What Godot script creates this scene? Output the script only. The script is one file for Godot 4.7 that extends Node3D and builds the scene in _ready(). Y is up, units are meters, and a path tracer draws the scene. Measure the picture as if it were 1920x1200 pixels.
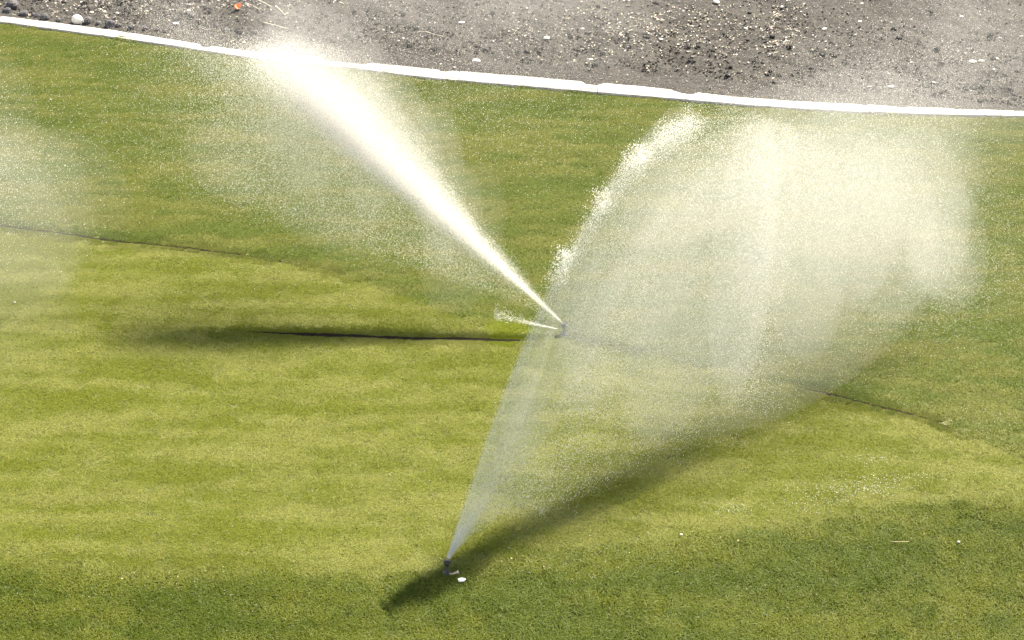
extends Node3D
# A lawn with two pop-up sprinklers, a pale concrete kerb and a bed of dark earth, seen from a raised place through a long lens.
# x runs right, y up, -z away from the camera; metres.

const EYE := Vector3(0, 9.98, 0)
const PITCH := 26.0
const LENS := 16.0
const SUN_UP := 52.0
const SUN_WAY := Vector2(0.735, -0.678)   # (x, z) on the ground, towards the sun

var rng := RandomNumberGenerator.new()
var noise := FastNoiseLite.new()
var fine := FastNoiseLite.new()
var taken := {}
var near_line := PackedVector2Array()
var seam_line := PackedVector2Array()
var shadow_cut_line := PackedVector2Array()
var kerb_near := PackedVector2Array()
var kerb_far := PackedVector2Array()


# ---------------------------------------------------------------- helpers
func sight(x: float, y: float) -> Vector3:
	var f := 600.0 / tan(deg_to_rad(LENS / 2.0))
	return Vector3(x - 960.0, 600.0 - y, -f).rotated(Vector3.RIGHT, deg_to_rad(-PITCH)) / f


func flat_at(x: float, y: float, h := 0.0) -> Vector3:
	var r := sight(x, y)
	return EYE + r * ((h - EYE.y) / r.y)


func on_ground(x: float, y: float) -> Vector3:
	var p := flat_at(x, y)
	for k in 8:
		p = flat_at(x, y, height(p.x, p.z))
	return p


func line_from(points: Array, h := 0.0) -> PackedVector2Array:
	var out := PackedVector2Array()
	for p in points:
		var g := flat_at(p[0], p[1], h)
		out.append(Vector2(g.x, -g.z))
	return out


func along(line: PackedVector2Array, x: float) -> float:
	var n := line.size()
	var k := 0
	while k < n - 2 and x > line[k + 1].x:
		k += 1
	# smooth (cubic) inside, straight outside
	var a := line[k]
	var b := line[k + 1]
	var t := (x - a.x) / (b.x - a.x)
	if t < 0.0 or t > 1.0:
		return lerpf(a.y, b.y, t)
	var m0 := (b.y - a.y) if k == 0 else (b.y - line[k - 1].y) / (b.x - line[k - 1].x) * (b.x - a.x)
	var m1 := (b.y - a.y) if k == n - 2 else (line[k + 2].y - a.y) / (line[k + 2].x - a.x) * (b.x - a.x)
	var t2 := t * t
	var t3 := t2 * t
	return (2 * t3 - 3 * t2 + 1) * a.y + (t3 - 2 * t2 + t) * m0 + (-2 * t3 + 3 * t2) * b.y + (t3 - t2) * m1


func height(x: float, z: float) -> float:
	var d := -z
	var kn := along(kerb_near, x)
	if d > kn:
		var t := d - along(kerb_far, x)
		return 0.034 + 0.020 * noise.get_noise_2d(x * 110, z * 60) + maxf(t, 0.0) * 0.03 + minf(maxf(t, 0.0) * 2.0, 1.0) * (0.08 * noise.get_noise_2d(x * 90, z * 90) + 0.04 * fine.get_noise_2d(x * 350, z * 350))
	var y := 0.02 * noise.get_noise_2d(x * 45, z * 45) + 0.006 * noise.get_noise_2d(x * 120 + 400, z * 150)
	var s := along(near_line, x) + 0.12 * noise.get_noise_2d(x * 60, 77.0) - d
	if s > -0.25:
		var q := s + 0.25
		y -= 0.24 * (q * q / (q + 0.45))
	return y * smoothstep(0.0, 0.4, kn - d)


func numbered(called: String) -> String:
	var n: int = taken.get(called, 0)
	taken[called] = n + 1
	return called if n == 0 else "%s_%03d" % [called, n]


func tag(o: Node3D, label: String, category: String, group := "") -> Node3D:
	o.set_meta("label", label)
	o.set_meta("category", category)
	if group:
		o.set_meta("group", group)
	return o


func thing(called: String, at: Vector3, label: String, category: String, group := "") -> Node3D:
	var o := Node3D.new()
	o.name = numbered(called)
	add_child(o)
	o.position = at
	return tag(o, label, category, group)


func part(called: String, mesh: Mesh, m: Material, parent: Node3D = null) -> MeshInstance3D:
	var o := MeshInstance3D.new()
	o.mesh = mesh
	o.material_override = m
	if parent:
		o.name = called
		parent.add_child(o, true)
	else:
		o.name = numbered(called)
		add_child(o)
	return o


func mat(c: Color, rough := 0.9) -> StandardMaterial3D:
	var m := StandardMaterial3D.new()
	m.albedo_color = c.linear_to_srgb()
	m.roughness = rough
	return m


func picture(size: int, f: Callable) -> ImageTexture:
	var im := Image.create(size, size, false, Image.FORMAT_RGB8)
	for y in size:
		for x in size:
			var c: Color = f.call(x, y)
			im.set_pixel(x, y, c.linear_to_srgb())
	return ImageTexture.create_from_image(im)


func wrapped(n: FastNoiseLite, x: float, y: float, size: float, sx: float, sy: float) -> float:
	# noise that repeats after «size» pixels
	var a := x / size
	var b := y / size
	var v := 0.0
	v += n.get_noise_2d(x * sx, y * sy) * (1 - a) * (1 - b)
	v += n.get_noise_2d((x - size) * sx, y * sy) * a * (1 - b)
	v += n.get_noise_2d(x * sx, (y - size) * sy) * (1 - a) * b
	v += n.get_noise_2d((x - size) * sx, (y - size) * sy) * a * b
	return v / sqrt((a * a + (1 - a) * (1 - a)) * (b * b + (1 - b) * (1 - b)))


func lathe(profile: Array, sides := 20) -> ArrayMesh:
	var st := SurfaceTool.new()
	st.begin(Mesh.PRIMITIVE_TRIANGLES)
	for k in profile.size() - 1:
		st.set_smooth_group(k)
		for j in sides:
			var a := TAU * j / sides
			var b := TAU * (j + 1) / sides
			var p: Vector2 = profile[k]
			var q: Vector2 = profile[k + 1]
			var v := [Vector3(p.x * cos(a), p.y, p.x * sin(a)), Vector3(p.x * cos(b), p.y, p.x * sin(b)), Vector3(q.x * cos(b), q.y, q.x * sin(b)), Vector3(q.x * cos(a), q.y, q.x * sin(a))]
			for i in [0, 1, 2, 0, 2, 3]:
				st.add_vertex(v[i])
	st.generate_normals()
	return st.commit()


func tube(points: Array, radii: Array, sides := 6) -> ArrayMesh:
	var st := SurfaceTool.new()
	st.begin(Mesh.PRIMITIVE_TRIANGLES)
	var rings := []
	for k in points.size():
		var d: Vector3 = (points[mini(k + 1, points.size() - 1)] - points[maxi(k - 1, 0)]).normalized()
		var side := d.cross(Vector3.UP if absf(d.y) < 0.9 else Vector3.RIGHT).normalized()
		var up := side.cross(d)
		var ring := []
		for j in sides:
			var a := TAU * j / sides
			ring.append(points[k] + (side * cos(a) + up * sin(a)) * radii[k])
		rings.append(ring)
	for k in rings.size() - 1:
		for j in sides:
			var j2 := (j + 1) % sides
			for v in [rings[k][j], rings[k + 1][j2], rings[k][j2], rings[k][j], rings[k + 1][j], rings[k + 1][j2]]:
				st.add_vertex(v)
	for j in range(1, sides - 1):
		for v in [rings[0][0], rings[0][j], rings[0][j + 1]]:
			st.add_vertex(v)
		for v in [rings[-1][0], rings[-1][j + 1], rings[-1][j]]:
			st.add_vertex(v)
	st.generate_normals()
	return st.commit()


func pebble(size: Vector3, rough: float, flatness := 1.0) -> ArrayMesh:
	# a broken stone: a ball with facets cut at random
	var cuts := []
	for k in 9:
		cuts.append([Vector3(rng.randfn(), rng.randfn(), rng.randfn()).normalized(), rng.randf_range(1.0 - rough, 1.0)])
	var st := SurfaceTool.new()
	st.begin(Mesh.PRIMITIVE_TRIANGLES)
	st.set_smooth_group(-1)
	var rows := 7
	var cols := 10
	var v := []
	for i in rows + 1:
		for j in cols:
			var t := PI * i / rows
			var a := TAU * j / cols
			var n := Vector3(sin(t) * cos(a), cos(t), sin(t) * sin(a))
			var r := 1.0 + 0.06 * fine.get_noise_3d(n.x * 60 + size.x * 900, n.y * 60, n.z * 60)
			for c in cuts:
				var q: float = n.dot(c[0])
				if q > 0.01:
					r = minf(r, c[1] / q)
			v.append(n * r * size * Vector3(1, flatness, 1))
	for i in rows:
		for j in cols:
			var j2 := (j + 1) % cols
			for k in [i * cols + j, i * cols + j2, (i + 1) * cols + j2, i * cols + j, (i + 1) * cols + j2, (i + 1) * cols + j]:
				st.add_vertex(v[k])
	st.generate_normals()
	return st.commit()


func leaf_mesh(long: float, wide: float, curl: float) -> ArrayMesh:
	# a dry leaf, curled along and across, with thickness
	var st := SurfaceTool.new()
	st.begin(Mesh.PRIMITIVE_TRIANGLES)
	var n := 6
	var up := []
	for i in n + 1:
		var t := float(i) / n
		var w := wide * 0.5 * pow(sin(PI * clampf(t * 0.94 + 0.03, 0, 1)), 0.7)
		var c := Vector3((t - 0.5) * long, curl * (t - 0.5) * (t - 0.5) * 4.0, 0.1 * long * sin(t * 4))
		up.append([c + Vector3(0, curl * 0.5, -w), c, c + Vector3(0, curl * 0.8, w)])
	for side in 2:
		var low := Vector3(0, -0.0012 * side, 0)
		for i in n:
			for j in 2:
				var q := [up[i][j] + low, up[i + 1][j] + low, up[i + 1][j + 1] + low, up[i][j + 1] + low]
				for k in ([0, 1, 2, 0, 2, 3] if side == 1 else [0, 2, 1, 0, 3, 2]):
					st.add_vertex(q[k])
	st.generate_normals()
	return st.commit()


func scatter(called: String, mesh: Mesh, m: Material, places: Array, colors := [], parent: Node3D = null) -> MultiMeshInstance3D:
	var mm := MultiMesh.new()
	mm.transform_format = MultiMesh.TRANSFORM_3D
	mm.use_colors = not colors.is_empty()
	mm.mesh = mesh
	mm.instance_count = places.size()
	for k in places.size():
		mm.set_instance_transform(k, places[k])
		if colors:
			mm.set_instance_color(k, colors[k])
	var o := MultiMeshInstance3D.new()
	o.multimesh = mm
	o.material_override = m
	o.set_meta("kind", "stuff")
	if parent:
		o.name = called
		parent.add_child(o, true)
	else:
		o.name = numbered(called)
		add_child(o)
	return o


# ---------------------------------------------------------------- the scene
func _ready() -> void:
	rng.seed = 41
	noise.seed = 7
	noise.noise_type = FastNoiseLite.TYPE_SIMPLEX_SMOOTH
	noise.frequency = 0.01
	noise.fractal_octaves = 3
	fine.seed = 19
	fine.noise_type = FastNoiseLite.TYPE_SIMPLEX_SMOOTH
	fine.frequency = 0.02
	fine.fractal_octaves = 4

	var cam := Camera3D.new()
	cam.name = "camera"
	cam.position = EYE
	cam.rotation_degrees = Vector3(-PITCH, 0, 0)
	cam.fov = LENS
	cam.near = 0.5
	cam.far = 1500.0
	cam.current = true
	add_child(cam)

	var env := Environment.new()
	env.background_mode = Environment.BG_SKY
	var sky := ProceduralSkyMaterial.new()
	sky.sky_top_color = Color(0.60, 0.64, 0.68)
	sky.sky_horizon_color = Color(0.82, 0.83, 0.82)
	sky.sky_curve = 0.16
	sky.ground_horizon_color = Color(0.42, 0.42, 0.38)
	sky.ground_bottom_color = Color(0.22, 0.22, 0.18)
	sky.sun_angle_max = 4.0
	sky.energy_multiplier = 0.65
	env.sky = Sky.new()
	env.sky.sky_material = sky
	env.tonemap_mode = Environment.TONE_MAPPER_LINEAR
	env.tonemap_exposure = 4.4
	env.volumetric_fog_enabled = true
	env.volumetric_fog_density = 0.0
	env.sdfgi_enabled = true
	env.ssao_enabled = true
	env.ssil_enabled = true
	var world := WorldEnvironment.new()
	world.name = "air"
	world.environment = env
	add_child(world)

	var sun := DirectionalLight3D.new()
	sun.name = "sun"
	sun.light_energy = 1.55
	sun.light_color = Color(1.0, 0.955, 0.87)
	sun.light_angular_distance = 0.5
	sun.shadow_enabled = true
	var up := deg_to_rad(SUN_UP)
	var to_sun := Vector3(SUN_WAY.x * cos(up), sin(up), SUN_WAY.y * cos(up)).normalized()
	sun.basis = Basis.looking_at(-to_sun)
	add_child(sun)

	near_line = line_from([[-300, 1050], [0, 1052], [420, 1066], [720, 1072], [900, 1052], [1080, 1024], [1300, 1004], [1500, 970], [1700, 948], [1920, 930], [2250, 905]])
	seam_line = line_from([[-400, 396], [0, 425], [250, 455], [450, 480], [630, 511], [770, 560], [900, 606], [1056, 629], [1200, 659], [1380, 698], [1540, 736], [1640, 762], [1735, 786], [1860, 838], [2200, 960]])
	shadow_cut_line = line_from([[420, 621], [500, 625], [560, 628], [640, 631], [720, 634], [800, 636], [880, 637], [940, 638], [1000, 637]])
	kerb_near = line_from([[-500, -20], [0, 45], [200, 72], [340, 92], [480, 113], [600, 124], [800, 149], [1000, 167], [1200, 184], [1400, 201], [1600, 213], [1800, 220], [1920, 222], [2500, 240]])
	kerb_far = line_from([[-500, -33], [0, 29], [200, 54], [340, 76], [480, 96], [600, 107], [800, 127], [1000, 144], [1200, 161], [1400, 182], [1600, 194], [1800, 203], [1920, 207], [2500, 222]], 0.04)

	build_ground()
	build_kerb()
	build_seam()
	build_shadow_cut()
	build_grass()
	build_bed()
	build_sprinklers()
	build_lawn_bits()
	build_sprays()


func sheet(x0: float, x1: float, nx: int, nz: int, z_at: Callable, y_at: Callable) -> ArrayMesh:
	var v := PackedVector3Array()
	var idx := PackedInt32Array()
	for i in nx + 1:
		var x := lerpf(x0, x1, float(i) / nx)
		for j in nz + 1:
			var z: float = z_at.call(x, float(j) / nz)
			v.append(Vector3(x, y_at.call(x, z), z))
	for i in nx:
		for j in nz:
			var a := i * (nz + 1) + j
			var b := a + nz + 1
			idx.append_array([a, a + 1, b, b, a + 1, b + 1])
	var arrays := []
	arrays.resize(Mesh.ARRAY_MAX)
	arrays[Mesh.ARRAY_VERTEX] = v
	arrays[Mesh.ARRAY_INDEX] = idx
	var raw := ArrayMesh.new()
	raw.add_surface_from_arrays(Mesh.PRIMITIVE_TRIANGLES, arrays)
	var st := SurfaceTool.new()
	st.create_from(raw, 0)
	st.generate_normals()
	return st.commit()


func build_ground() -> void:
	# far ground, below everything
	var base := PlaneMesh.new()
	base.size = Vector2(900, 900)
	var g := part("ground", base, mat(Color(0.09, 0.085, 0.05)))
	g.position.y = -4.5
	g.set_meta("kind", "structure")

	var turf := mat(Color(1, 1, 1), 0.95)
	turf.albedo_texture = picture(512, func(x, y):
		var v := wrapped(fine, x, y, 512, 1.3, 1.3)
		var w := wrapped(noise, x, y, 512, 1.0, 1.0)
		return Color(0.050, 0.060, 0.009).lerp(Color(0.064, 0.068, 0.014), clampf(0.5 + 0.9 * v, 0, 1)) * (1.0 + 0.3 * w))
	turf.uv1_triplanar = true
	turf.uv1_world_triplanar = true
	turf.uv1_scale = Vector3.ONE * 0.7
	var lawn := part("lawn", sheet(-15, 15, 300, 250, func(x, t): return lerpf(-9.0, -along(kerb_near, x) - 0.06, t), height), turf)
	lawn.set_meta("kind", "structure")

	var soil := mat(Color(1, 1, 1), 0.92)
	soil.albedo_texture = picture(1024, func(x, y):
		var v := wrapped(fine, x, y, 1024, 1.7, 1.7)
		var w := wrapped(noise, x, y, 1024, 1.6, 1.6)
		var c := Color(0.006, 0.0052, 0.0045).lerp(Color(0.040, 0.034, 0.029), clampf(0.42 + 1.3 * v + 0.6 * w, 0, 1))
		return c)
	soil.uv1_triplanar = true
	soil.uv1_world_triplanar = true
	soil.uv1_scale = Vector3.ONE * 0.55
	soil.heightmap_enabled = true
	soil.heightmap_scale = 3.0
	soil.heightmap_texture = soil.albedo_texture
	var bed := part("earth", sheet(-15, 15, 420, 150, func(x, t): return -along(kerb_far, x) + 0.12 - 14.0 * t * (0.35 + 0.65 * t), height), soil)
	bed.set_meta("kind", "structure")


func build_kerb() -> void:
	var m := mat(Color(1, 1, 1), 0.85)
	m.albedo_texture = picture(512, func(x, y):
		var v := wrapped(fine, x, y, 512, 0.35, 2.6)
		var w := wrapped(fine, x, y, 512, 2.5, 2.5)
		var c := Color(0.38, 0.355, 0.34) * (1.0 + 0.35 * w)
		var crack := smoothstep(0.22, 0.34, absf(v)) * smoothstep(-0.3, 0.2, w)
		c = c.lerp(Color(0.13, 0.09, 0.08), 0.85 * crack)
		var stain := smoothstep(0.25, 0.5, wrapped(noise, x, y, 512, 1.2, 3.0))
		return c.lerp(Color(0.50, 0.42, 0.24), 0.3 * stain))
	m.uv1_triplanar = true
	m.uv1_world_triplanar = true
	m.uv1_scale = Vector3.ONE * 0.6
	var joints := []
	for px in [-160, 90, 346, 604, 862, 1118, 1372, 1626, 1880, 2130]:
		joints.append(flat_at(px, 40.0 + (px + 200) * 0.09).x)
	var kerb := thing("concrete_kerb", Vector3(0, 0, 0), "long pale concrete kerb between the lawn and the dark earth", "kerb")
	joints.push_front(joints[0] - 2.0)
	joints.append(joints[-1] + 2.0)
	for k in joints.size() - 1:
		var a: float = joints[k] + 0.005
		var b: float = joints[k + 1] - 0.005
		var st := SurfaceTool.new()
		st.begin(Mesh.PRIMITIVE_TRIANGLES)
		var lift := rng.randf_range(-0.005, 0.006)
		var n := 24
		var rings := []
		for i in n + 1:
			var x := lerpf(a, b, float(i) / n)
			var zn := -along(kerb_near, x) + 0.010 * noise.get_noise_2d(x * 300, 5)
			var zf := -along(kerb_far, x) + 0.014 * noise.get_noise_2d(x * 260, 95)
			var t := 0.040 + lift + 0.003 * noise.get_noise_2d(x * 200, 300)
			rings.append([Vector3(x, -0.12, zn), Vector3(x, t - 0.016, zn), Vector3(x, t - 0.004, zn - 0.006), Vector3(x, t, zn - 0.02), Vector3(x, t + 0.004, (zn + zf) / 2), Vector3(x, t, zf + 0.02), Vector3(x, t - 0.004, zf + 0.006), Vector3(x, t - 0.016, zf), Vector3(x, -0.12, zf)])
		for i in n:
			for j in 8:
				st.set_smooth_group(-1)
				for v in [rings[i][j], rings[i][j + 1], rings[i + 1][j + 1], rings[i][j], rings[i + 1][j + 1], rings[i + 1][j]]:
					st.add_vertex(v)
		for j in range(1, 8):
			for v in [rings[0][0], rings[0][j + 1], rings[0][j], rings[n][0], rings[n][j], rings[n][j + 1]]:
				st.add_vertex(v)
		st.generate_normals()
		part("kerb_block", st.commit(), m, kerb)


func build_seam() -> void:
	# bare dark soil in the cut between the two turfs
	var m := mat(Color(0.016, 0.013, 0.010), 1.0)
	m.metallic_specular = 0.0
	for span in [[-9.0, -1.7, 0.035], [0.5, 1.35, 0.025], [2.7, 4.15, 0.045]]:
		var a: float = span[0]
		var b: float = span[1]
		var w: float = span[2]
		var n := int((b - a) / 0.06)
		var o := part("soil", sheet(a, b, n, 2, func(x, t): return -along(seam_line, x) + (0.5 - t) * w * (0.7 + 0.6 * absf(noise.get_noise_2d(x * 500, 3))) * smoothstep(0.0, 0.15, minf(x - a, b - x)), func(x, z): return height(x, z) + 0.006), m)
		o.set_meta("kind", "structure")


func build_shadow_cut() -> void:
	# a cut in the smooth turf; its black also paints the jet's shadow line
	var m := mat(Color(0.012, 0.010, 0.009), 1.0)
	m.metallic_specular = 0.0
	var a: float = shadow_cut_line[0].x
	var b: float = shadow_cut_line[shadow_cut_line.size() - 1].x
	var o := part("soil", sheet(a, b, 60, 2, func(x, t): return -along(shadow_cut_line, x) + (0.5 - t) * shadow_cut_width(x), func(x, z): return height(x, z) + 0.006), m)
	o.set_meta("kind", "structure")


func shadow_cut_width(x: float) -> float:
	var a := shadow_cut_line[0].x
	var b := shadow_cut_line[shadow_cut_line.size() - 1].x
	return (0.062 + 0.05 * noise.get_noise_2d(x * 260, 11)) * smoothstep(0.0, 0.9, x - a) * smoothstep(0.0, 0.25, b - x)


func blade_patch(count: int, spread: float, tall: float, wide: float, dry: float) -> ArrayMesh:
	var v := PackedVector3Array()
	var c := PackedColorArray()
	var nn := PackedVector3Array()
	for k in count:
		var r := spread * sqrt(rng.randf()) * (0.75 + 0.25 * rng.randf())
		var a := rng.randf() * TAU
		var p := Vector3(r * cos(a), -0.004, r * sin(a))
		var h := tall * rng.randf_range(0.55, 1.15)
		var turn := rng.randf() * TAU
		var side := Vector3(cos(turn), 0.25 * rng.randfn(), sin(turn)) * wide * rng.randf_range(0.6, 1.2) * 0.5
		var lean := Vector3(rng.randfn(0, 1.1), 0, rng.randfn(0, 1.1)) * h
		var mid := p + Vector3(lean.x * 0.4, h * 0.75, lean.z * 0.4)
		var tip := p + Vector3(lean.x, h * rng.randf_range(0.6, 1.0), lean.z)
		var tone := rng.randf_range(0.64, 0.92)
		var col := Color(tone * rng.randf_range(0.9, 1.1), tone, tone * rng.randf_range(0.7, 1.2))
		if rng.randf() < dry:
			col = Color(0.98, 0.84, 0.95) * rng.randf_range(0.8, 1.0)
		var q := [p - side, p + side, mid + side * 0.8, mid - side * 0.8, tip]
		var n := side.cross(tip - p).normalized()
		n = ((n if n.y > 0 else -n) + Vector3.UP * 0.9).normalized()
		var turned: bool = (q[1] - q[0]).cross(q[2] - q[0]).dot(n) > 0
		for i in ([0, 2, 1, 0, 3, 2, 3, 4, 2] if turned else [0, 1, 2, 0, 2, 3, 3, 2, 4]):
			v.append(q[i])
			c.append(col)
			nn.append(n)
	var arrays := []
	arrays.resize(Mesh.ARRAY_MAX)
	arrays[Mesh.ARRAY_VERTEX] = v
	arrays[Mesh.ARRAY_COLOR] = c
	arrays[Mesh.ARRAY_NORMAL] = nn
	var m := ArrayMesh.new()
	m.add_surface_from_arrays(Mesh.PRIMITIVE_TRIANGLES, arrays)
	return m


func zone(x: float, d: float) -> Vector3:
	# shares of (smooth middle turf, rougher far turf, coarse near turf)
	var wob := 0.05 * noise.get_noise_2d(x * 60, d * 120)
	var near := smoothstep(-0.12, 0.28, along(near_line, x) + wob - d + 0.02)
	var far := smoothstep(-0.03, 0.05, d - along(seam_line, x) + wob * 0.15)
	return Vector3(1.0 - near - far, far, near)


func has_seam(x: float) -> bool:
	# where the cut between the two turfs lies open
	return x < -1.75 or (x > 0.55 and x < 1.3) or (x > 2.75 and x < 4.1)


func build_grass() -> void:
	var m := mat(Color(1, 1, 1), 0.55)
	m.vertex_color_use_as_albedo = true
	m.backlight_enabled = true
	m.backlight = Color(0.75, 0.75, 0.75)
	m.metallic_specular = 0.25
	var kinds := [
		[blade_patch(700, 0.12, 0.016, 0.0048, 0.02), blade_patch(700, 0.12, 0.015, 0.0048, 0.03)],
		[blade_patch(560, 0.12, 0.022, 0.0055, 0.03), blade_patch(560, 0.12, 0.020, 0.0055, 0.05)],
		[blade_patch(440, 0.12, 0.032, 0.0065, 0.03), blade_patch(440, 0.12, 0.027, 0.0065, 0.05)],
	]
	var places := [[[], []], [[], []], [[], []]]
	var colors := [[[], []], [[], []], [[], []]]
	var step := 0.108
	var spot := flat_at(958, 624)
	var lush := Vector2(spot.x, -spot.z)
	var d := 13.2
	while d < 31.0:
		var half := 3.6 + (d / cos(deg_to_rad(20.0))) * 0.245
		var x := -half
		while x < half:
			var px := x + rng.randf_range(-0.5, 0.5) * step
			var pd := d + rng.randf_range(-0.5, 0.5) * step
			x += step
			if pd > along(kerb_near, px) - 0.02:
				continue
			var gap := pd - along(seam_line, px)
			var small := false
			var cut := 9.0
			if px > shadow_cut_line[0].x - 0.05 and px < shadow_cut_line[8].x + 0.05:
				cut = pd - along(shadow_cut_line, px)
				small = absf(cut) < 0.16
			if absf(gap) < 0.135 and has_seam(px):
				small = true
			var z := zone(px, pd)
			var most := z + Vector3(rng.randf(), rng.randf(), rng.randf()) * 0.3
			var k: int = most.max_axis_index()
			var s := noise.get_noise_2d(px * 34, pd * 120 + 900)
			var s2 := noise.get_noise_2d(px * 45 + 300, (pd + px * 0.04) * 480)
			# the three turfs run into one another
			var c := Color(0.146, 0.170, 0.015).lerp(Color(0.226, 0.240, 0.060), clampf(0.42 + 0.8 * s + 2.2 * s2, 0, 1)) * z.x
			c += Color(0.100, 0.136, 0.018).lerp(Color(0.160, 0.174, 0.038), clampf(0.4 + 1.0 * s + 1.6 * s2, 0, 1)) * z.y
			c += Color(0.078, 0.110, 0.009).lerp(Color(0.132, 0.154, 0.018), clampf(0.4 + 1.0 * s + 2.0 * s2, 0, 1)) * z.z
			c.a = 1.0
			if lush.distance_to(Vector2(px, pd)) < 0.30:
				c = c.lerp(Color(0.165, 0.205, 0.004), 0.85)
			var v := rng.randi() % 2
			if small:
				for j in 9:
					var qx := px + rng.randf_range(-0.09, 0.09)
					var qd := pd + rng.randf_range(-0.09, 0.09)
					var qg := qd - along(seam_line, qx)
					if absf(qg) < 0.062 and cut > 8.0:
						qd += signf(qg) * (0.062 - absf(qg))
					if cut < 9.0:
						qg = qd - along(shadow_cut_line, qx)
						var keep := 0.5 * shadow_cut_width(qx) + 0.040
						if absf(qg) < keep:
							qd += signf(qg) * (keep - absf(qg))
					places[k][v].append(Transform3D(Basis(Vector3.UP, rng.randf() * TAU) * Basis.from_scale(Vector3(0.42, 1, 0.42)), Vector3(qx, height(qx, -qd), -qd)))
					colors[k][v].append(c)
				continue
			var p := Vector3(px, height(px, -pd), -pd)
			var slope := Vector3(height(px - 0.05, -pd) - height(px + 0.05, -pd), 0.1, height(px, -pd - 0.05) - height(px, -pd + 0.05)).normalized()
			var b := Basis(Quaternion(Vector3.UP, slope)) * Basis(Vector3.UP, rng.randf() * TAU) * Basis.from_scale(Vector3(1, rng.randf_range(0.8, 1.2), 1))
			places[k][v].append(Transform3D(b, p))
			colors[k][v].append(c)
		d += step
	var names := ["smooth_turf", "rough_turf", "coarse_turf"]
	var labels := ["short smooth yellow-green turf in the middle of the lawn", "olive green turf between the seam and the pale kerb", "coarse dark green turf on the slope below the sprinkler"]
	for k in 3:
		var o := Node3D.new()
		o.name = names[k]
		add_child(o)
		tag(o, labels[k], "grass")
		o.set_meta("kind", "stuff")
		for v in 2:
			scatter("grass_blades", kinds[k][v], m, places[k][v], colors[k][v], o)


func lay(p: Vector3, turn: float, tilt := 0.0, roll := 0.0) -> Transform3D:
	return Transform3D(Basis(Vector3.UP, turn) * Basis(Vector3.RIGHT, tilt) * Basis(Vector3.BACK, roll), p)


func build_bed() -> void:
	var dark := mat(Color(1, 1, 1), 0.95)
	dark.vertex_color_use_as_albedo = true
	# clods and grit
	for variant in 3:
		var places := []
		var colors := []
		for k in 4500:
			var px := rng.randf_range(-250, 2170)
			var edge := 29.0 + px * 0.093
			var py := edge - 8.0 - absf(rng.randfn(0, 60.0)) if rng.randf() < 0.6 else rng.randf_range(-60, edge - 6)
			if noise.get_noise_2d(px * 0.9, py * 2.5) < -0.05 and rng.randf() < 0.75:
				continue
			var p := on_ground(px, py)
			if -p.z < along(kerb_far, p.x) + 0.03:
				continue
			var s := rng.randf_range(0.4, 1.0) * (2.6 if rng.randf() < 0.04 else 1.0)
			places.append(Transform3D(Basis(Vector3.UP, rng.randf() * TAU).scaled(Vector3(s, s, s)), p + Vector3(0, 0.004 * s, 0)))
			var t := rng.randf_range(0.008, 0.034)
			colors.append(Color(t, t * 0.93, t * 0.86))
		var o := scatter("soil_clods", pebble(Vector3(0.020, 0.013, 0.018), 0.45), dark, places, colors)
		tag(o, ["loose dark clods of earth beyond the kerb", "small crumbs of dark soil on the bed", "grit and dark lumps over the bare earth"][variant], "soil")
	# litter: dry leaf scraps and straw
	var scrap := mat(Color(1, 1, 1), 0.8)
	scrap.vertex_color_use_as_albedo = true
	var meshes := [leaf_mesh(0.046, 0.024, 0.010), leaf_mesh(0.036, 0.028, 0.013), leaf_mesh(0.085, 0.007, 0.006)]
	for variant in 3:
		var places := []
		var colors := []
		for k in 3600:
			var px := 0.0
			var py := 0.0
			var pick := rng.randf()
			if pick < 0.42:
				px = rng.randfn(1240, 150)
				py = rng.randfn(55, 34)
			elif pick < 0.52:
				px = rng.randfn(1460, 30)
				py = rng.randfn(45, 30)
			elif pick < 0.70:
				px = rng.randfn(260, 190)
				py = rng.randfn(12, 16)
			else:
				px = rng.randf_range(-250, 2170)
				py = rng.randf_range(-60, 190)
			if rng.randf() > 0.5 + 0.9 * noise.get_noise_2d(px * 2.0, py * 4.0):
				continue
			var p := on_ground(px, py)
			if -p.z < along(kerb_far, p.x) + 0.04:
				continue
			var s := rng.randf_range(0.35, 1.0)
			places.append(Transform3D(Basis(Vector3.UP, rng.randf() * TAU) * Basis(Vector3.RIGHT, rng.randfn(0, 0.35)) * Basis.from_scale(Vector3(s, s, s)), p + Vector3(0, 0.006, 0)))
			var t := rng.randf_range(0.15, 0.72)
			colors.append(Color(t, t * rng.randf_range(0.84, 0.97), t * rng.randf_range(0.66, 0.92)))
		var o := scatter("leaf_litter", meshes[variant], scrap, places, colors)
		tag(o, ["dry pale leaf scraps scattered over dark earth", "small curled dead leaves on the dark bed", "bits of straw lying on the dark earth"][variant], "litter")
	build_stones()


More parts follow.
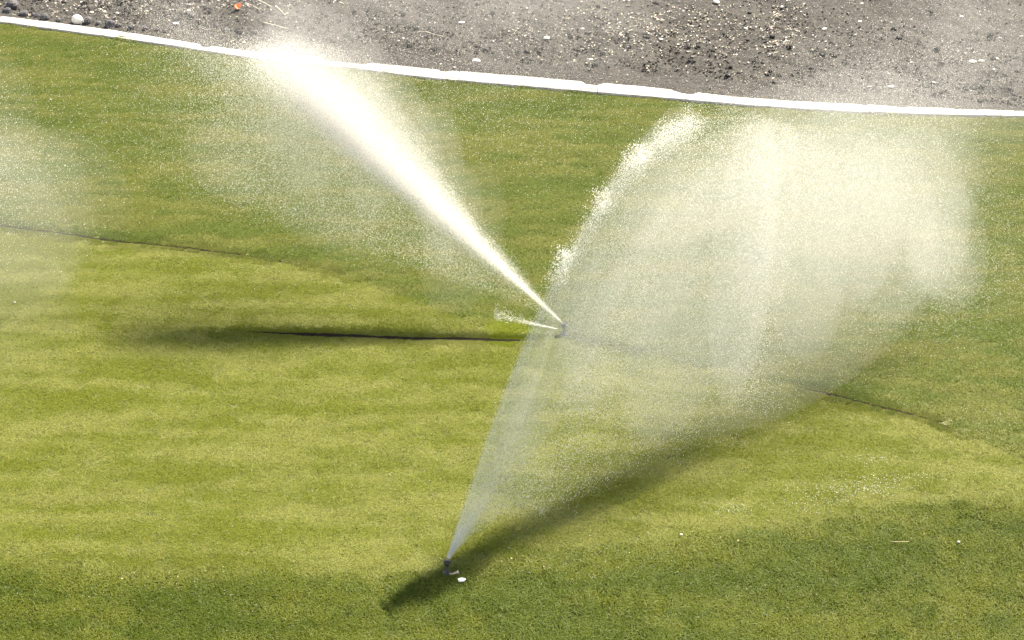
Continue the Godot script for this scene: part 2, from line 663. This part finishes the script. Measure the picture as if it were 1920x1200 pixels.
func build_stones() -> void:
	var grey := mat(Color(1, 1, 1), 0.85)
	grey.albedo_texture = picture(256, func(x, y):
		var v := wrapped(fine, x, y, 256, 2.2, 2.2)
		return Color(0.055, 0.052, 0.058) * (1.0 + 0.8 * v))
	grey.uv1_triplanar = true
	grey.uv1_world_triplanar = true
	grey.uv1_scale = Vector3.ONE * 4.0
	var pale := grey.duplicate()
	pale.albedo_color = Color(1, 1, 1)
	pale.albedo_texture = picture(256, func(x, y):
		var v := wrapped(fine, x, y, 256, 1.6, 1.6)
		return Color(0.62, 0.59, 0.55) * (1.0 + 0.35 * v))
	# dark stones along the kerb: pixel, width in pixels, height share
	for s in [[14, 24, 20, 0.8], [24, 14, 34, 0.75], [45, 28, 22, 0.7], [62, 29, 10, 0.8], [70, 31, 12, 0.8], [85, 35, 20, 0.8], [110, 39, 15, 0.7], [166, 42, 22, 0.8], [184, 45, 12, 0.8], [206, 50, 26, 0.75], [222, 50, 14, 0.8], [246, 53, 16, 0.8], [272, 55, 14, 0.8], [294, 57, 10, 0.8], [310, 60, 12, 0.8], [425, 58, 18, 0.6], [447, 62, 16, 0.6], [478, 62, 16, 0.6], [405, 50, 14, 0.7], [358, 27, 22, 0.5]]:
		var p := on_ground(s[0], s[1])
		var w: float = s[2] / 139.0 * 0.5
		var o := part("stone", pebble(Vector3(w, w * s[3], w * 0.8), 0.4), grey)
		o.position = p + Vector3(0, w * s[3] * 0.35, 0)
		o.rotation.y = rng.randf() * TAU
		var label := "small dark grey stone lying close beside the white kerb"
		if s[2] >= 19:
			label = "large dark grey stone in the row beside the white kerb"
		if s[0] > 350:
			label = "dark rough stone on the earth below the orange leaf"
		tag(o, label, "stone", "dark stones along the kerb")
	var big := part("stone", pebble(Vector3(0.10, 0.075, 0.07), 0.35), pale)
	big.position = on_ground(147, 42) + Vector3(0, 0.03, 0)
	big.rotation = Vector3(0.1, -0.3, -0.35)
	tag(big, "pale slanted boulder, largest stone beside the white kerb", "stone")
	for s in [[153, 6, 14, 0.35], [137, 4, 10, 0.3], [118, 7, 6, 0.6], [112, 1, 9, 0.4], [172, 24, 10, 0.4], [195, 24, 9, 0.7], [220, 26, 7, 0.7], [180, 4, 8, 0.4], [313, 11, 6, 0.8], [330, 45, 12, 0.4], [892, 116, 18, 0.4], [866, 43, 13, 0.3], [719, 57, 6, 0.6], [756, 73, 5, 0.8], [747, 77, 4, 0.8], [735, 62, 6, 0.5], [925, 79, 5, 0.9], [963, 26, 5, 0.7], [1025, 72, 12, 0.4], [1092, 55, 8, 0.5], [1162, 44, 6, 0.7], [1240, 75, 9, 0.5], [1272, 131, 8, 0.5], [1298, 50, 6, 0.5], [1343, 5, 14, 0.5], [1398, 54, 8, 0.5], [1400, 42, 6, 0.6], [1466, 14, 8, 0.6], [1546, 55, 10, 0.4], [1612, 41, 9, 0.4], [1616, 8, 7, 0.6], [1664, 15, 8, 0.8], [1671, 43, 6, 0.5], [1693, 51, 6, 0.7], [1709, 37, 6, 0.5], [1599, 100, 7, 0.5], [1708, 118, 6, 0.5], [1738, 108, 6, 0.5], [1750, 155, 7, 0.5], [1803, 32, 8, 0.5], [1819, 172, 9, 0.5], [1824, 117, 16, 0.4], [1840, 115, 12, 0.35], [1860, 12, 8, 0.4], [1875, 72, 7, 0.6], [1863, 132, 8, 0.6], [1868, 110, 9, 0.3], [1670, 163, 12, 0.3], [1108, 112, 9, 0.4], [1385, 145, 6, 0.5], [1474, 71, 5, 0.5], [1475, 77, 8, 0.3]]:
		var w: float = s[2] / 139.0 * 0.5
		var o := part("pale_stone", pebble(Vector3(w, w * s[3], w * 0.7), 0.35), pale)
		o.position = on_ground(s[0], s[1]) + Vector3(0, w * s[3] * 0.5, 0)
		o.rotation.y = rng.randfn(0, 0.3)
		var label := "pale stone among the dark stones beside the white kerb"
		if s[0] > 600:
			label = "pale pebble on the misty earth around the curved twig"
		if s[0] > 950:
			label = "pale stone amid the dry leaf litter on dark earth"
		if s[0] > 1500:
			label = "pale stone on the bare earth beyond the leaf litter"
		label = {153: "flat white slab of stone among dark stones and twigs", 892: "white stone lying alone just beyond the kerb joint", 1343: "largest white stone amid the dry leaf litter", 1824: "wide flat white stone touching a smaller white one", 1840: "thin white stone touching a wider white one", 866: "thin white stone lying above the lone white stone"}.get(s[0], label)
		tag(o, label, "stone", "pale stones on the earth")
	# the orange leaf
	var orange := mat(Color(0.85, 0.24, 0.07), 0.6)
	orange.backlight_enabled = true
	orange.backlight = Color(0.6, 0.6, 0.6)
	var lf := thing("orange_leaf", on_ground(446, 16) + Vector3(0, 0.012, 0), "bright orange curled leaf on the dark earth", "leaf")
	var blade := part("blade", leaf_mesh(0.105, 0.075, 0.03), orange, lf)
	blade.transform = lay(Vector3(0, 0.025, 0), 0.6, 0.9, 0.3)
	part("stalk", tube([Vector3(-0.04, 0.03, 0), Vector3(-0.06, 0.035, -0.01), Vector3(-0.085, 0.03, -0.015)], [0.003, 0.0025, 0.002], 5), mat(Color(0.55, 0.28, 0.1)), lf)
	# twigs
	var wood := mat(Color(0.58, 0.50, 0.40), 0.8)
	for t in [
		[[[778, 61], [798, 60], [816, 66], [833, 70]], "pale curved twig on the misty earth beside small stones"],
		[[[484, 1], [497, 7], [510, 14]], "pale straight twig above the orange leaf"],
		[[[462, 7], [474, 12], [487, 19]], "pale twig right beside the orange leaf"],
		[[[517, 12], [526, 20], [534, 29]], "thin pale twig slanting down the earth"],
		[[[494, 43], [510, 47], [532, 53], [541, 55]], "thin broken pale twig near the kerb below the dark clods"],
		[[[627, 2], [636, 5], [644, 8]], "short thick white stick near the top of the bed"],
		[[[1225, 32], [1233, 37], [1242, 41]], "short pale stick amid the leaf litter"],
		[[[1442, 34], [1450, 30], [1459, 26]], "white twig pointing up among scattered straw"],
	]:
		var p := []
		var r := []
		var first := on_ground(t[0][0][0], t[0][0][1])
		for q in t[0]:
			p.append(on_ground(q[0], q[1]) - first + Vector3(0, 0.008 + 0.004 * rng.randf(), 0))
			r.append(rng.randf_range(0.006, 0.010) if t[1].begins_with("short thick") else rng.randf_range(0.0035, 0.006))
		var o := part("twig", tube(p, r, 6), wood)
		o.position = first
		tag(o, t[1], "twig")
	# dark cord that leaves the earth across the kerb
	var cord := []
	var first := on_ground(592, 116)
	for q in [[592, 116, 0.062], [608, 111, 0.064], [622, 105, 0.066], [634, 99, 0.03], [648, 93, 0.012], [664, 90, 0.008]]:
		var g := flat_at(q[0], q[1], 0.0)
		g.y = maxf(height(g.x, g.z), 0.0) + q[2] * 0.9
		cord.append(g - first)
	var cd := part("cord", tube(cord, [0.006, 0.006, 0.006, 0.006, 0.006, 0.005], 6), mat(Color(0.05, 0.045, 0.04)))
	cd.position = first
	tag(cd, "thin dark cord lying across the pale kerb", "cord")


func build_sprinklers() -> void:
	var black := mat(Color(0.012, 0.012, 0.014), 0.38)
	var grey := mat(Color(0.05, 0.05, 0.055), 0.5)
	var brass := mat(Color(0.32, 0.24, 0.17), 0.4)
	for k in 2:
		var at := on_ground(838, 1076) if k == 0 else on_ground(1058, 628)
		var o := thing("sprinkler", at, ["black pop-up sprinkler standing in dark wet grass beside a white stone", "black pop-up sprinkler at the lawn seam, half hidden in mist"][k], "sprinkler", "pop-up sprinklers on the lawn")
		part("casing", lathe([Vector2(0, -0.08), Vector2(0.030, -0.08), Vector2(0.030, 0.0), Vector2(0.038, 0.002), Vector2(0.040, 0.010), Vector2(0.036, 0.017), Vector2(0.016, 0.020), Vector2(0, 0.020)]), black, o)
		part("riser", lathe([Vector2(0.013, 0.018), Vector2(0.013, 0.078), Vector2(0.018, 0.084), Vector2(0, 0.084)]), grey, o)
		var head := part("nozzle_head", lathe([Vector2(0, 0), Vector2(0.020, 0), Vector2(0.027, 0.012), Vector2(0.029, 0.030), Vector2(0.029, 0.042), Vector2(0.026, 0.047), Vector2(0.010, 0.049), Vector2(0.007, 0.044), Vector2(0, 0.044)]), black, o)
		head.position = Vector3(0, 0.082, 0)
		head.rotation = Vector3(-0.12, 0, -0.12) if k == 0 else Vector3(0, 0, 0.18)
		part("wiper_ring", lathe([Vector2(0.029, 0.020), Vector2(0.031, 0.022), Vector2(0.031, 0.027), Vector2(0.029, 0.029)]), grey, head)
		part("nozzle", lathe([Vector2(0.007, 0.043), Vector2(0.007, 0.056), Vector2(0.004, 0.058), Vector2(0, 0.056)], 12), brass, head)
		if k == 0:
			var arm := part("pipe_stub", tube([Vector3(0.02, 0.010, 0.02), Vector3(0.05, 0.012, 0.022), Vector3(0.085, 0.022, 0.012)], [0.010, 0.010, 0.011], 10), brass, o)
			part("pipe_end", lathe([Vector2(0.006, -0.004), Vector2(0.013, -0.004), Vector2(0.014, 0.004), Vector2(0.012, 0.010), Vector2(0.006, 0.010), Vector2(0.006, 0.0), Vector2(0, 0)], 12), mat(Color(0.4, 0.37, 0.34), 0.4), arm).transform = Transform3D(Basis(Vector3(0, 0, 1), -1.3), Vector3(0.087, 0.023, 0.012))


func build_lawn_bits() -> void:
	var white := mat(Color(0.80, 0.79, 0.76), 0.7)
	var st := part("white_stone", pebble(Vector3(0.042, 0.015, 0.026), 0.3), white)
	st.position = on_ground(866, 1092) + Vector3(0, 0.024, 0)
	st.rotation.y = 0.2
	tag(st, "flat bright white stone in the grass next to the front sprinkler", "stone")
	for s in [[1277, 1007, 7, "white pebble in the grass where coarse turf begins"], [28, 571, 7, "white speck of stone lying on the smooth turf"], [95, 190, 7, "small white stone on the misty turf near the kerb"], [1797, 1021, 8, "grey-white pebble on the coarse green slope beside a stick"]]:
		var w: float = s[2] / 260.0 * 0.5
		var o := part("pebble", pebble(Vector3(w, w * 0.6, w * 0.8), 0.3), white)
		o.position = on_ground(s[0], s[1]) + Vector3(0, 0.026, 0)
		o.material_override = mat(Color(0.36, 0.35, 0.33), 0.8)
		tag(o, s[3], "stone")
	var wood := mat(Color(0.24, 0.20, 0.11), 0.8)
	var first := on_ground(1672, 1024)
	var tw := part("twig", tube([Vector3(0, 0.04, 0), Vector3(0.05, 0.044, 0.004), Vector3(0.145, 0.042, -0.003)], [0.005, 0.004, 0.003], 6), wood)
	tw.position = first
	tag(tw, "pale dry stick lying in the coarse green slope", "twig")
	var yellow := mat(Color(0.34, 0.30, 0.12), 0.7)
	for s in [[1460, 988], [1477, 991], [1440, 987], [1350, 1017], [1384, 1023], [1520, 970], [1707, 1019], [336, 1092], [230, 1094], [318, 1084], [960, 1057], [985, 1060], [942, 1062], [1020, 1072]]:
		var o := part("fallen_leaf", leaf_mesh(0.026, 0.014, 0.009), yellow)
		var p := on_ground(s[0], s[1])
		o.transform = lay(p + Vector3(0, 0.045, 0), rng.randf() * TAU, rng.randfn(0, 0.3))
		var label := "small dull yellow leaf on the edge of the coarse slope, near the sparkling wet grass"
		if s[0] < 1100:
			label = "small dull yellow leaf on the grass right beside the front sprinkler"
		if s[0] < 400:
			label = "small dull yellow leaf on the coarse slope, far away from both sprinklers"
		tag(o, label, "leaf", "yellow leaves on the grass")
	# wet sparkle: drops hanging in the grass
	var drop := SphereMesh.new()
	drop.radius = 0.0022
	drop.height = 0.0044
	drop.radial_segments = 8
	drop.rings = 4
	var water := mat(Color(0.85, 0.87, 0.9), 0.08)
	var places := []
	for s in [[1630, 918, 45, 10, 260], [1560, 925, 40, 9, 120], [1700, 898, 40, 7, 110], [1375, 958, 28, 7, 90], [1640, 865, 30, 6, 60], [1520, 945, 30, 10, 80], [1850, 790, 60, 18, 120], [1800, 640, 60, 30, 80], [690, 490, 60, 26, 150], [560, 470, 90, 30, 120], [1080, 1060, 120, 22, 110], [330, 1120, 150, 25, 80], [960, 900, 500, 90, 220], [1500, 1080, 300, 60, 90]]:
		for k in s[4]:
			var p := on_ground(rng.randfn(s[0], s[2]), rng.randfn(s[1], s[3]))
			var q := rng.randf_range(0.5, 1.15)
			places.append(Transform3D(Basis.from_scale(Vector3(q, q, q)), p + Vector3(0, rng.randf_range(0.016, 0.034), 0)))
	var o := scatter("dew_drops", drop, water, places)
	tag(o, "bright water drops hanging in the wet grass", "water drops")


# ---------------------------------------------------------------- water
var drop_points := PackedVector3Array()
var drop_sizes := PackedFloat32Array()


func drop(p: Vector3, r: float) -> void:
	drop_points.append(p)
	drop_sizes.append(r * clampf(exp(rng.randfn(0.0, 0.32)), 0.4, 2.2))


func drops_mesh() -> ArrayMesh:
	# every drop a small rounded solid of its own, turned at random
	var v := PackedVector3Array()
	var nn := PackedVector3Array()
	var idx := PackedInt32Array()
	var count := drop_points.size()
	v.resize(count * 4)
	nn.resize(count * 4)
	idx.resize(count * 12)
	var turned := []
	for k in 64:
		var b := Basis(Vector3(rng.randfn(), rng.randfn(), rng.randfn()).normalized(), rng.randf() * TAU)
		turned.append([b * Vector3(1, 1, 1).normalized(), b * Vector3(1, -1, -1).normalized(), b * Vector3(-1, 1, -1).normalized(), b * Vector3(-1, -1, 1).normalized()])
	var order := [0, 2, 1, 0, 1, 3, 0, 3, 2, 1, 2, 3]
	for k in count:
		var e: Array = turned[k & 63]
		var p := drop_points[k]
		var r := drop_sizes[k] * 1.35
		for j in 4:
			v[k * 4 + j] = p + e[j] * r
			nn[k * 4 + j] = e[j]
		for j in 12:
			idx[k * 12 + j] = k * 4 + order[j]
	var arrays := []
	arrays.resize(Mesh.ARRAY_MAX)
	arrays[Mesh.ARRAY_VERTEX] = v
	arrays[Mesh.ARRAY_NORMAL] = nn
	arrays[Mesh.ARRAY_INDEX] = idx
	var m := ArrayMesh.new()
	m.add_surface_from_arrays(Mesh.PRIMITIVE_TRIANGLES, arrays)
	drop_points.clear()
	drop_sizes.clear()
	return m


func mist(parent: Node3D, centre: Vector3, size: Vector3, basis: Basis, density: float, shape := RenderingServer.FOG_VOLUME_SHAPE_ELLIPSOID) -> void:
	var f := FogVolume.new()
	f.name = "mist"
	f.shape = shape
	f.size = size
	var m := FogMaterial.new()
	m.density = density
	m.albedo = Color(0.995, 0.99, 0.98)
	f.material = m
	parent.add_child(f, true)
	f.transform = Transform3D(basis, centre)


func cone(parent: Node3D, towards: Vector3, side: Vector3, long: float, wide: float, thick: float, density: float) -> void:
	# a cone of mist with its tip at the parent's origin
	var y := -towards.normalized()
	var z := side.normalized()
	mist(parent, towards.normalized() * long * 0.5, Vector3(wide, long, thick), Basis(y.cross(z), y, z), density, RenderingServer.FOG_VOLUME_SHAPE_CONE)


func build_sprays() -> void:
	var water := mat(Color(0.97, 0.96, 0.93), 0.3)
	water.backlight_enabled = true
	water.backlight = Color(1, 1, 1)
	var front := on_ground(838, 1076) + Vector3(0.012, 0.145, -0.012)
	var far := on_ground(1058, 628) + Vector3(-0.02, 0.135, 0)

	# fan of the front sprinkler: arcs that all leave the nozzle at about one speed, in the upright plane that also holds the sun
	var u := Vector3(0.735, 0, -0.678)
	var n := Vector3(0.678, 0, 0.735)
	var wind := Vector3(0.35, 0, -0.94)
	var fan := thing("water_spray", front, "tall fan of water drops arching from the front sprinkler to the right", "water spray", "sprays of the two sprinklers")
	for k in 375000:
		var v := 8.6 * (1.0 - 0.42 * pow(rng.randf(), 2.6))
		var phi := deg_to_rad(lerpf(36.0, 66.5, pow(rng.randf(), 0.72)))
		var t := 2.0 * v * sin(phi) / 9.81 * rng.randf() * 1.02
		var s := v * cos(phi) * t
		var h := v * sin(phi) * t - 4.905 * t * t
		# the sheet hangs in veils
		if rng.randf() > 0.80 + 0.7 * noise.get_noise_2d(s * 150.0 + 90.0, h * 18.0 + 500.0) + 0.35 * noise.get_noise_2d(rad_to_deg(phi) * 14.0, s * 20.0):
			continue
		if s < 1.3 and rng.randf() < 0.55:
			continue
		var p := u * s + Vector3(0, h, 0) + n * rng.randfn(0, 0.010 + 0.036 * s + 0.009 * s * s) + u * rng.randfn(0, 0.008 + 0.010 * s)
		if s > 1.5 and rng.randf() < 0.25 + 0.45 * smoothstep(0.6, 1.2, t):
			p += wind * t * t * rng.randf() * 1.8 + Vector3(0, rng.randfn() * 0.16 * t, 0) + u * rng.randfn() * 0.2 * t
		if p.y + front.y > 0.02:
			drop(p, clampf(0.0007 + 0.0006 * s, 0.0008, 0.0012))
	for k in 15000:
		var phi := deg_to_rad(lerpf(40.0, 66.0, rng.randf()))
		var s := minf(-0.26 * log(1.0 - rng.randf()), 2.0)
		drop(Vector3(0, sin(phi), 0) * s + u * cos(phi) * s + n * rng.randfn(0, 0.006 + 0.045 * s), 0.0009 + 0.0006 * s)
	# the strongest stream, along the upper edge
	for k in 24000:
		var phi := deg_to_rad(rng.randfn(65.6, 0.7))
		var t := 0.80 * pow(rng.randf(), 0.8)
		var v := 8.6 * (1.0 - 0.02 * absf(rng.randfn()))
		var s := v * cos(phi) * t
		drop(u * s + Vector3(0, v * sin(phi) * t - 4.905 * t * t, 0) + n * rng.randfn(0, 0.006 + 0.018 * s), clampf(0.0007 + 0.0006 * s, 0.0008, 0.0015))
	# slow drops that fall short
	for k in 26000:
		var v := rng.randf_range(3.2, 6.6)
		var phi := deg_to_rad(rng.randf_range(28.0, 52.0))
		var t := 2.0 * v * sin(phi) / 9.81 * rng.randf()
		var s := v * cos(phi) * t
		drop(u * s + Vector3(0, v * sin(phi) * t - 4.905 * t * t, 0) + n * rng.randfn(0, 0.01 + 0.04 * s), clampf(0.0008 + 0.0008 * s, 0.0008, 0.0016))
	# a curtain that comes straight down
	for k in 16000:
		drop(u * rng.randfn(3.55, 0.16) + Vector3(0, rng.randf_range(0.15, 2.9), 0) + n * rng.randfn(0, 0.2), 0.0016)
	# thick gouts along the upper edge
	for g in [[1.20, 2.30, 0.02, 0.09, 700], [1.27, 2.41, 0.015, 0.035, 350], [1.66, 2.78, 0.025, 0.055, 420], [2.00, 3.02, 0.03, 0.07, 650], [2.10, 3.08, 0.03, 0.05, 350], [2.36, 3.16, 0.05, 0.08, 500], [2.62, 3.22, 0.06, 0.09, 350]]:
		for k in g[4]:
			var along_it := rng.randfn()
			var off: float = absf(rng.randfn()) * g[2] * (3.0 if k % 3 == 0 else 1.0)
			drop(u * (g[0] + g[3] * along_it * 0.6 + off) + Vector3(0, g[1] - 0.08 + g[3] * along_it * 0.75 - off * 0.8, 0) + n * rng.randfn() * 0.06, 0.0024)
	# where the far end of the fan comes down
	for k in 6000:
		drop(u * rng.randfn(6.3, 0.6) + Vector3(0, absf(rng.randfn(0.5, 0.5)), 0) + n * rng.randfn(0, 0.25), 0.0015)
	# fine drops carried off by the wind, over the kerb
	for k in 30000:
		drop(u * rng.randfn(5.0, 1.3) + wind * rng.randfn(1.6, 1.0) + Vector3(0, rng.randfn(2.0, 0.7), 0), 0.0016)
	part("drops", drops_mesh(), water, fan).set_meta("kind", "stuff")
	var plane := Basis(u, Vector3.UP, u.cross(Vector3.UP))
	for k in 2:
		mist(fan, u * (4.0 - 0.15 * k) + Vector3(0, 1.5, 0), Vector3(5.4, 3.2, 1.6) * (1.0 - 0.3 * k), plane, 0.05)
	# veils: each falls with the drops, along its arc
	for q in [[0.72, 1.25, 1.06, 2.3, 0.20, 0.6], [0.98, 1.35, 0.95, 2.5, 0.40, 0.42], [1.15, 1.2, 0.82, 2.4, 0.42, 0.32], [1.9, 2.35, 0.85, 2.4, 0.8, 0.26], [2.3, 1.7, 0.75, 2.6, 1.0, 0.22], [2.9, 2.5, 0.1, 2.2, 0.9, 0.20], [2.6, 0.95, 1.2, 1.7, 1.2, 0.20], [3.45, 1.6, 1.5, 2.8, 0.62, 0.32], [3.75, 1.9, 1.5, 2.2, 0.5, 0.22], [4.3, 1.5, -1.4, 2.6, 1.0, 0.15], [4.9, 1.7, -1.2, 2.4, 1.2, 0.10], [5.5, 1.3, -1.25, 2.2, 1.2, 0.10], [6.0, 1.3, -1.25, 2.0, 1.0, 0.10], [6.5, 0.8, -1.3, 1.6, 0.8, 0.09], [6.4, 0.7, -1.2, 1.1, 0.5, 0.10]]:
		var d: Vector3 = u * cos(q[2]) + Vector3(0, sin(q[2]), 0)
		mist(fan, u * q[0] + Vector3(0, q[1], 0) + n * rng.randfn(0, 0.05), Vector3(q[3], q[4], 0.22 + 0.09 * q[0]), Basis(d, n.cross(d), n), q[5])
	# drift over the kerb
	for k in 6:
		mist(fan, u * (4.0 + 0.5 * k) + wind * rng.randf_range(0.8, 3.0) + Vector3(0, rng.randf_range(1.2, 2.4), 0), Vector3(rng.randf_range(0.7, 1.5), rng.randf_range(1.8, 3.0), rng.randf_range(1.0, 2.0)), plane, 0.032)

	# jet of the far sprinkler, to the left and away
	var a := deg_to_rad(22.5)
	var u2 := Vector3(-cos(a), 0, -sin(a))
	var n2 := Vector3(-sin(a), 0, cos(a))
	var jet := thing("water_spray", far, "dense white jet of water rising from the far sprinkler to the kerb", "water spray", "sprays of the two sprinklers")
	for k in 125000:
		var q := absf(rng.randfn(0, 0.09))
		var s := (3.65 - 3.2 * q) * pow(rng.randf(), 0.68)
		s -= absf(rng.randfn(0, 0.55)) * pow(s / 3.5, 3.0)
		var p := u2 * s + Vector3(0, (0.685 + 0.008 * rng.randfn() + q) * s - 0.006 * s * s, 0) + n2 * rng.randfn(0, 0.008 + 0.046 * s)
		drop(p, clampf(0.0008 + 0.0009 * s, 0.0009, 0.0018))
	for k in 45000:
		# finer water blown off the jet, away from the camera
		var q := absf(rng.randfn(0, 0.34))
		var s := (3.4 - 1.2 * q) * pow(rng.randf(), 0.6)
		var p := u2 * s + Vector3(0.10 * q * s, (0.70 + 0.24 * q) * s, -0.45 * q * s) + n2 * rng.randfn(0, 0.03 * s)
		drop(p, clampf(0.0008 + 0.0006 * s, 0.0008, 0.0016))
	for k in 100000:
		var s := 3.5 * pow(rng.randf(), 0.55) * (1.0 + 0.3 * absf(rng.randfn()))
		var rise := 0.70 - 0.47 * pow(rng.randf(), 1.6)
		var p := u2 * s + Vector3(0, rise * s - 0.012 * s * s, 0) + n2 * rng.randfn(0, 0.02 + 0.06 * s)
		drop(p, clampf(0.0008 + 0.0005 * s, 0.0008, 0.0014))
	for k in 1500:
		var s := 0.05 + 0.62 * pow(rng.randf(), 0.9)
		var ragged := 0.35 + 0.9 * rng.randf() * smoothstep(0.15, 0.45, s)
		drop(Vector3(-s, -0.07 + 0.10 * s + absf(rng.randfn()) * 0.11 * s * ragged, 0.02 - 0.2 * s) + Vector3(0, 0, rng.randfn() * 0.05 * s), 0.0018)
	for k in 25000:
		drop(u2 * rng.randfn(2.4, 0.9) + Vector3(rng.randfn(0.9, 0.8), rng.randfn(1.7, 0.5), rng.randfn(-1.5, 0.9)), 0.0016)
	for k in 28000:
		drop(Vector3(rng.randfn(-6.6, 0.8), 0.1 + absf(rng.randfn(0, 0.7)), rng.randfn(-2.4, 1.0)), 0.0018)
	part("drops", drops_mesh(), water, jet).set_meta("kind", "stuff")
	var beam := Basis(u2, Vector3.UP, u2.cross(Vector3.UP)).rotated(n2, 0.6)
	for q in [[1.6, 0.76, 3.2, 0.38, 0.36, 0.55], [1.95, 0.79, 2.7, 0.60, 0.5, 0.45], [2.2, 0.84, 2.3, 0.85, 0.6, 0.30], [2.2, 0.95, 2.4, 1.1, 0.8, 0.15], [2.65, 0.79, 1.6, 0.7, 0.55, 0.22]]:
		var d := (u2 + Vector3(0, q[1], 0)).normalized()
		mist(jet, (u2 + Vector3(0, q[1], 0)) * q[0], Vector3(q[2], q[3], q[4]), Basis(d, n2.cross(d), n2), q[5])
	# veils that sink from the jet, and drift behind it
	rng.seed = 97
	for k in 11:
		var s := 1.1 + 0.22 * k
		var back := 0.15 + 0.28 * (k % 4)
		mist(jet, u2 * s + Vector3(0.25 * back, 0.72 * s + 0.1 * back - 0.2, -back), Vector3(rng.randf_range(0.5, 1.2), rng.randf_range(1.0, 2.2), rng.randf_range(0.5, 1.2)), Basis(Vector3.BACK, rng.randfn(0.0, 0.25)), 0.055)
	for k in 6:
		var s := rng.randf_range(1.8, 4.2)
		mist(jet, u2 * s + Vector3(0, rng.randf_range(0.30, 0.62) * s, 0) + n2 * rng.randfn(0, 0.2), Vector3(rng.randf_range(0.9, 1.8), rng.randf_range(0.6, 1.3), 0.8), Basis(Vector3.BACK, rng.randfn(-0.4, 0.3)), 0.06)
	puffs(jet, Vector3(-1.0, 0.9, -8.3), Vector3(4.6, 1.8, 2.6), Basis(), 0.025, 9)
	puffs(jet, Vector3(-6.9, 0.5, -1.8), Vector3(3.4, 2.0, 5.4), Basis(), 0.018, 11)


func puffs(parent: Node3D, centre: Vector3, size: Vector3, basis: Basis, density: float, count: int) -> void:
	for k in count:
		var off := basis * (Vector3(rng.randf_range(-1, 1), rng.randf_range(-1, 1), rng.randf_range(-1, 1)) * size * 0.38)
		mist(parent, centre + off, size * Vector3(rng.randf_range(0.3, 0.8), rng.randf_range(0.5, 1.0), rng.randf_range(0.4, 0.9)), basis.rotated(Vector3.UP, rng.randfn(0, 0.2)), density)
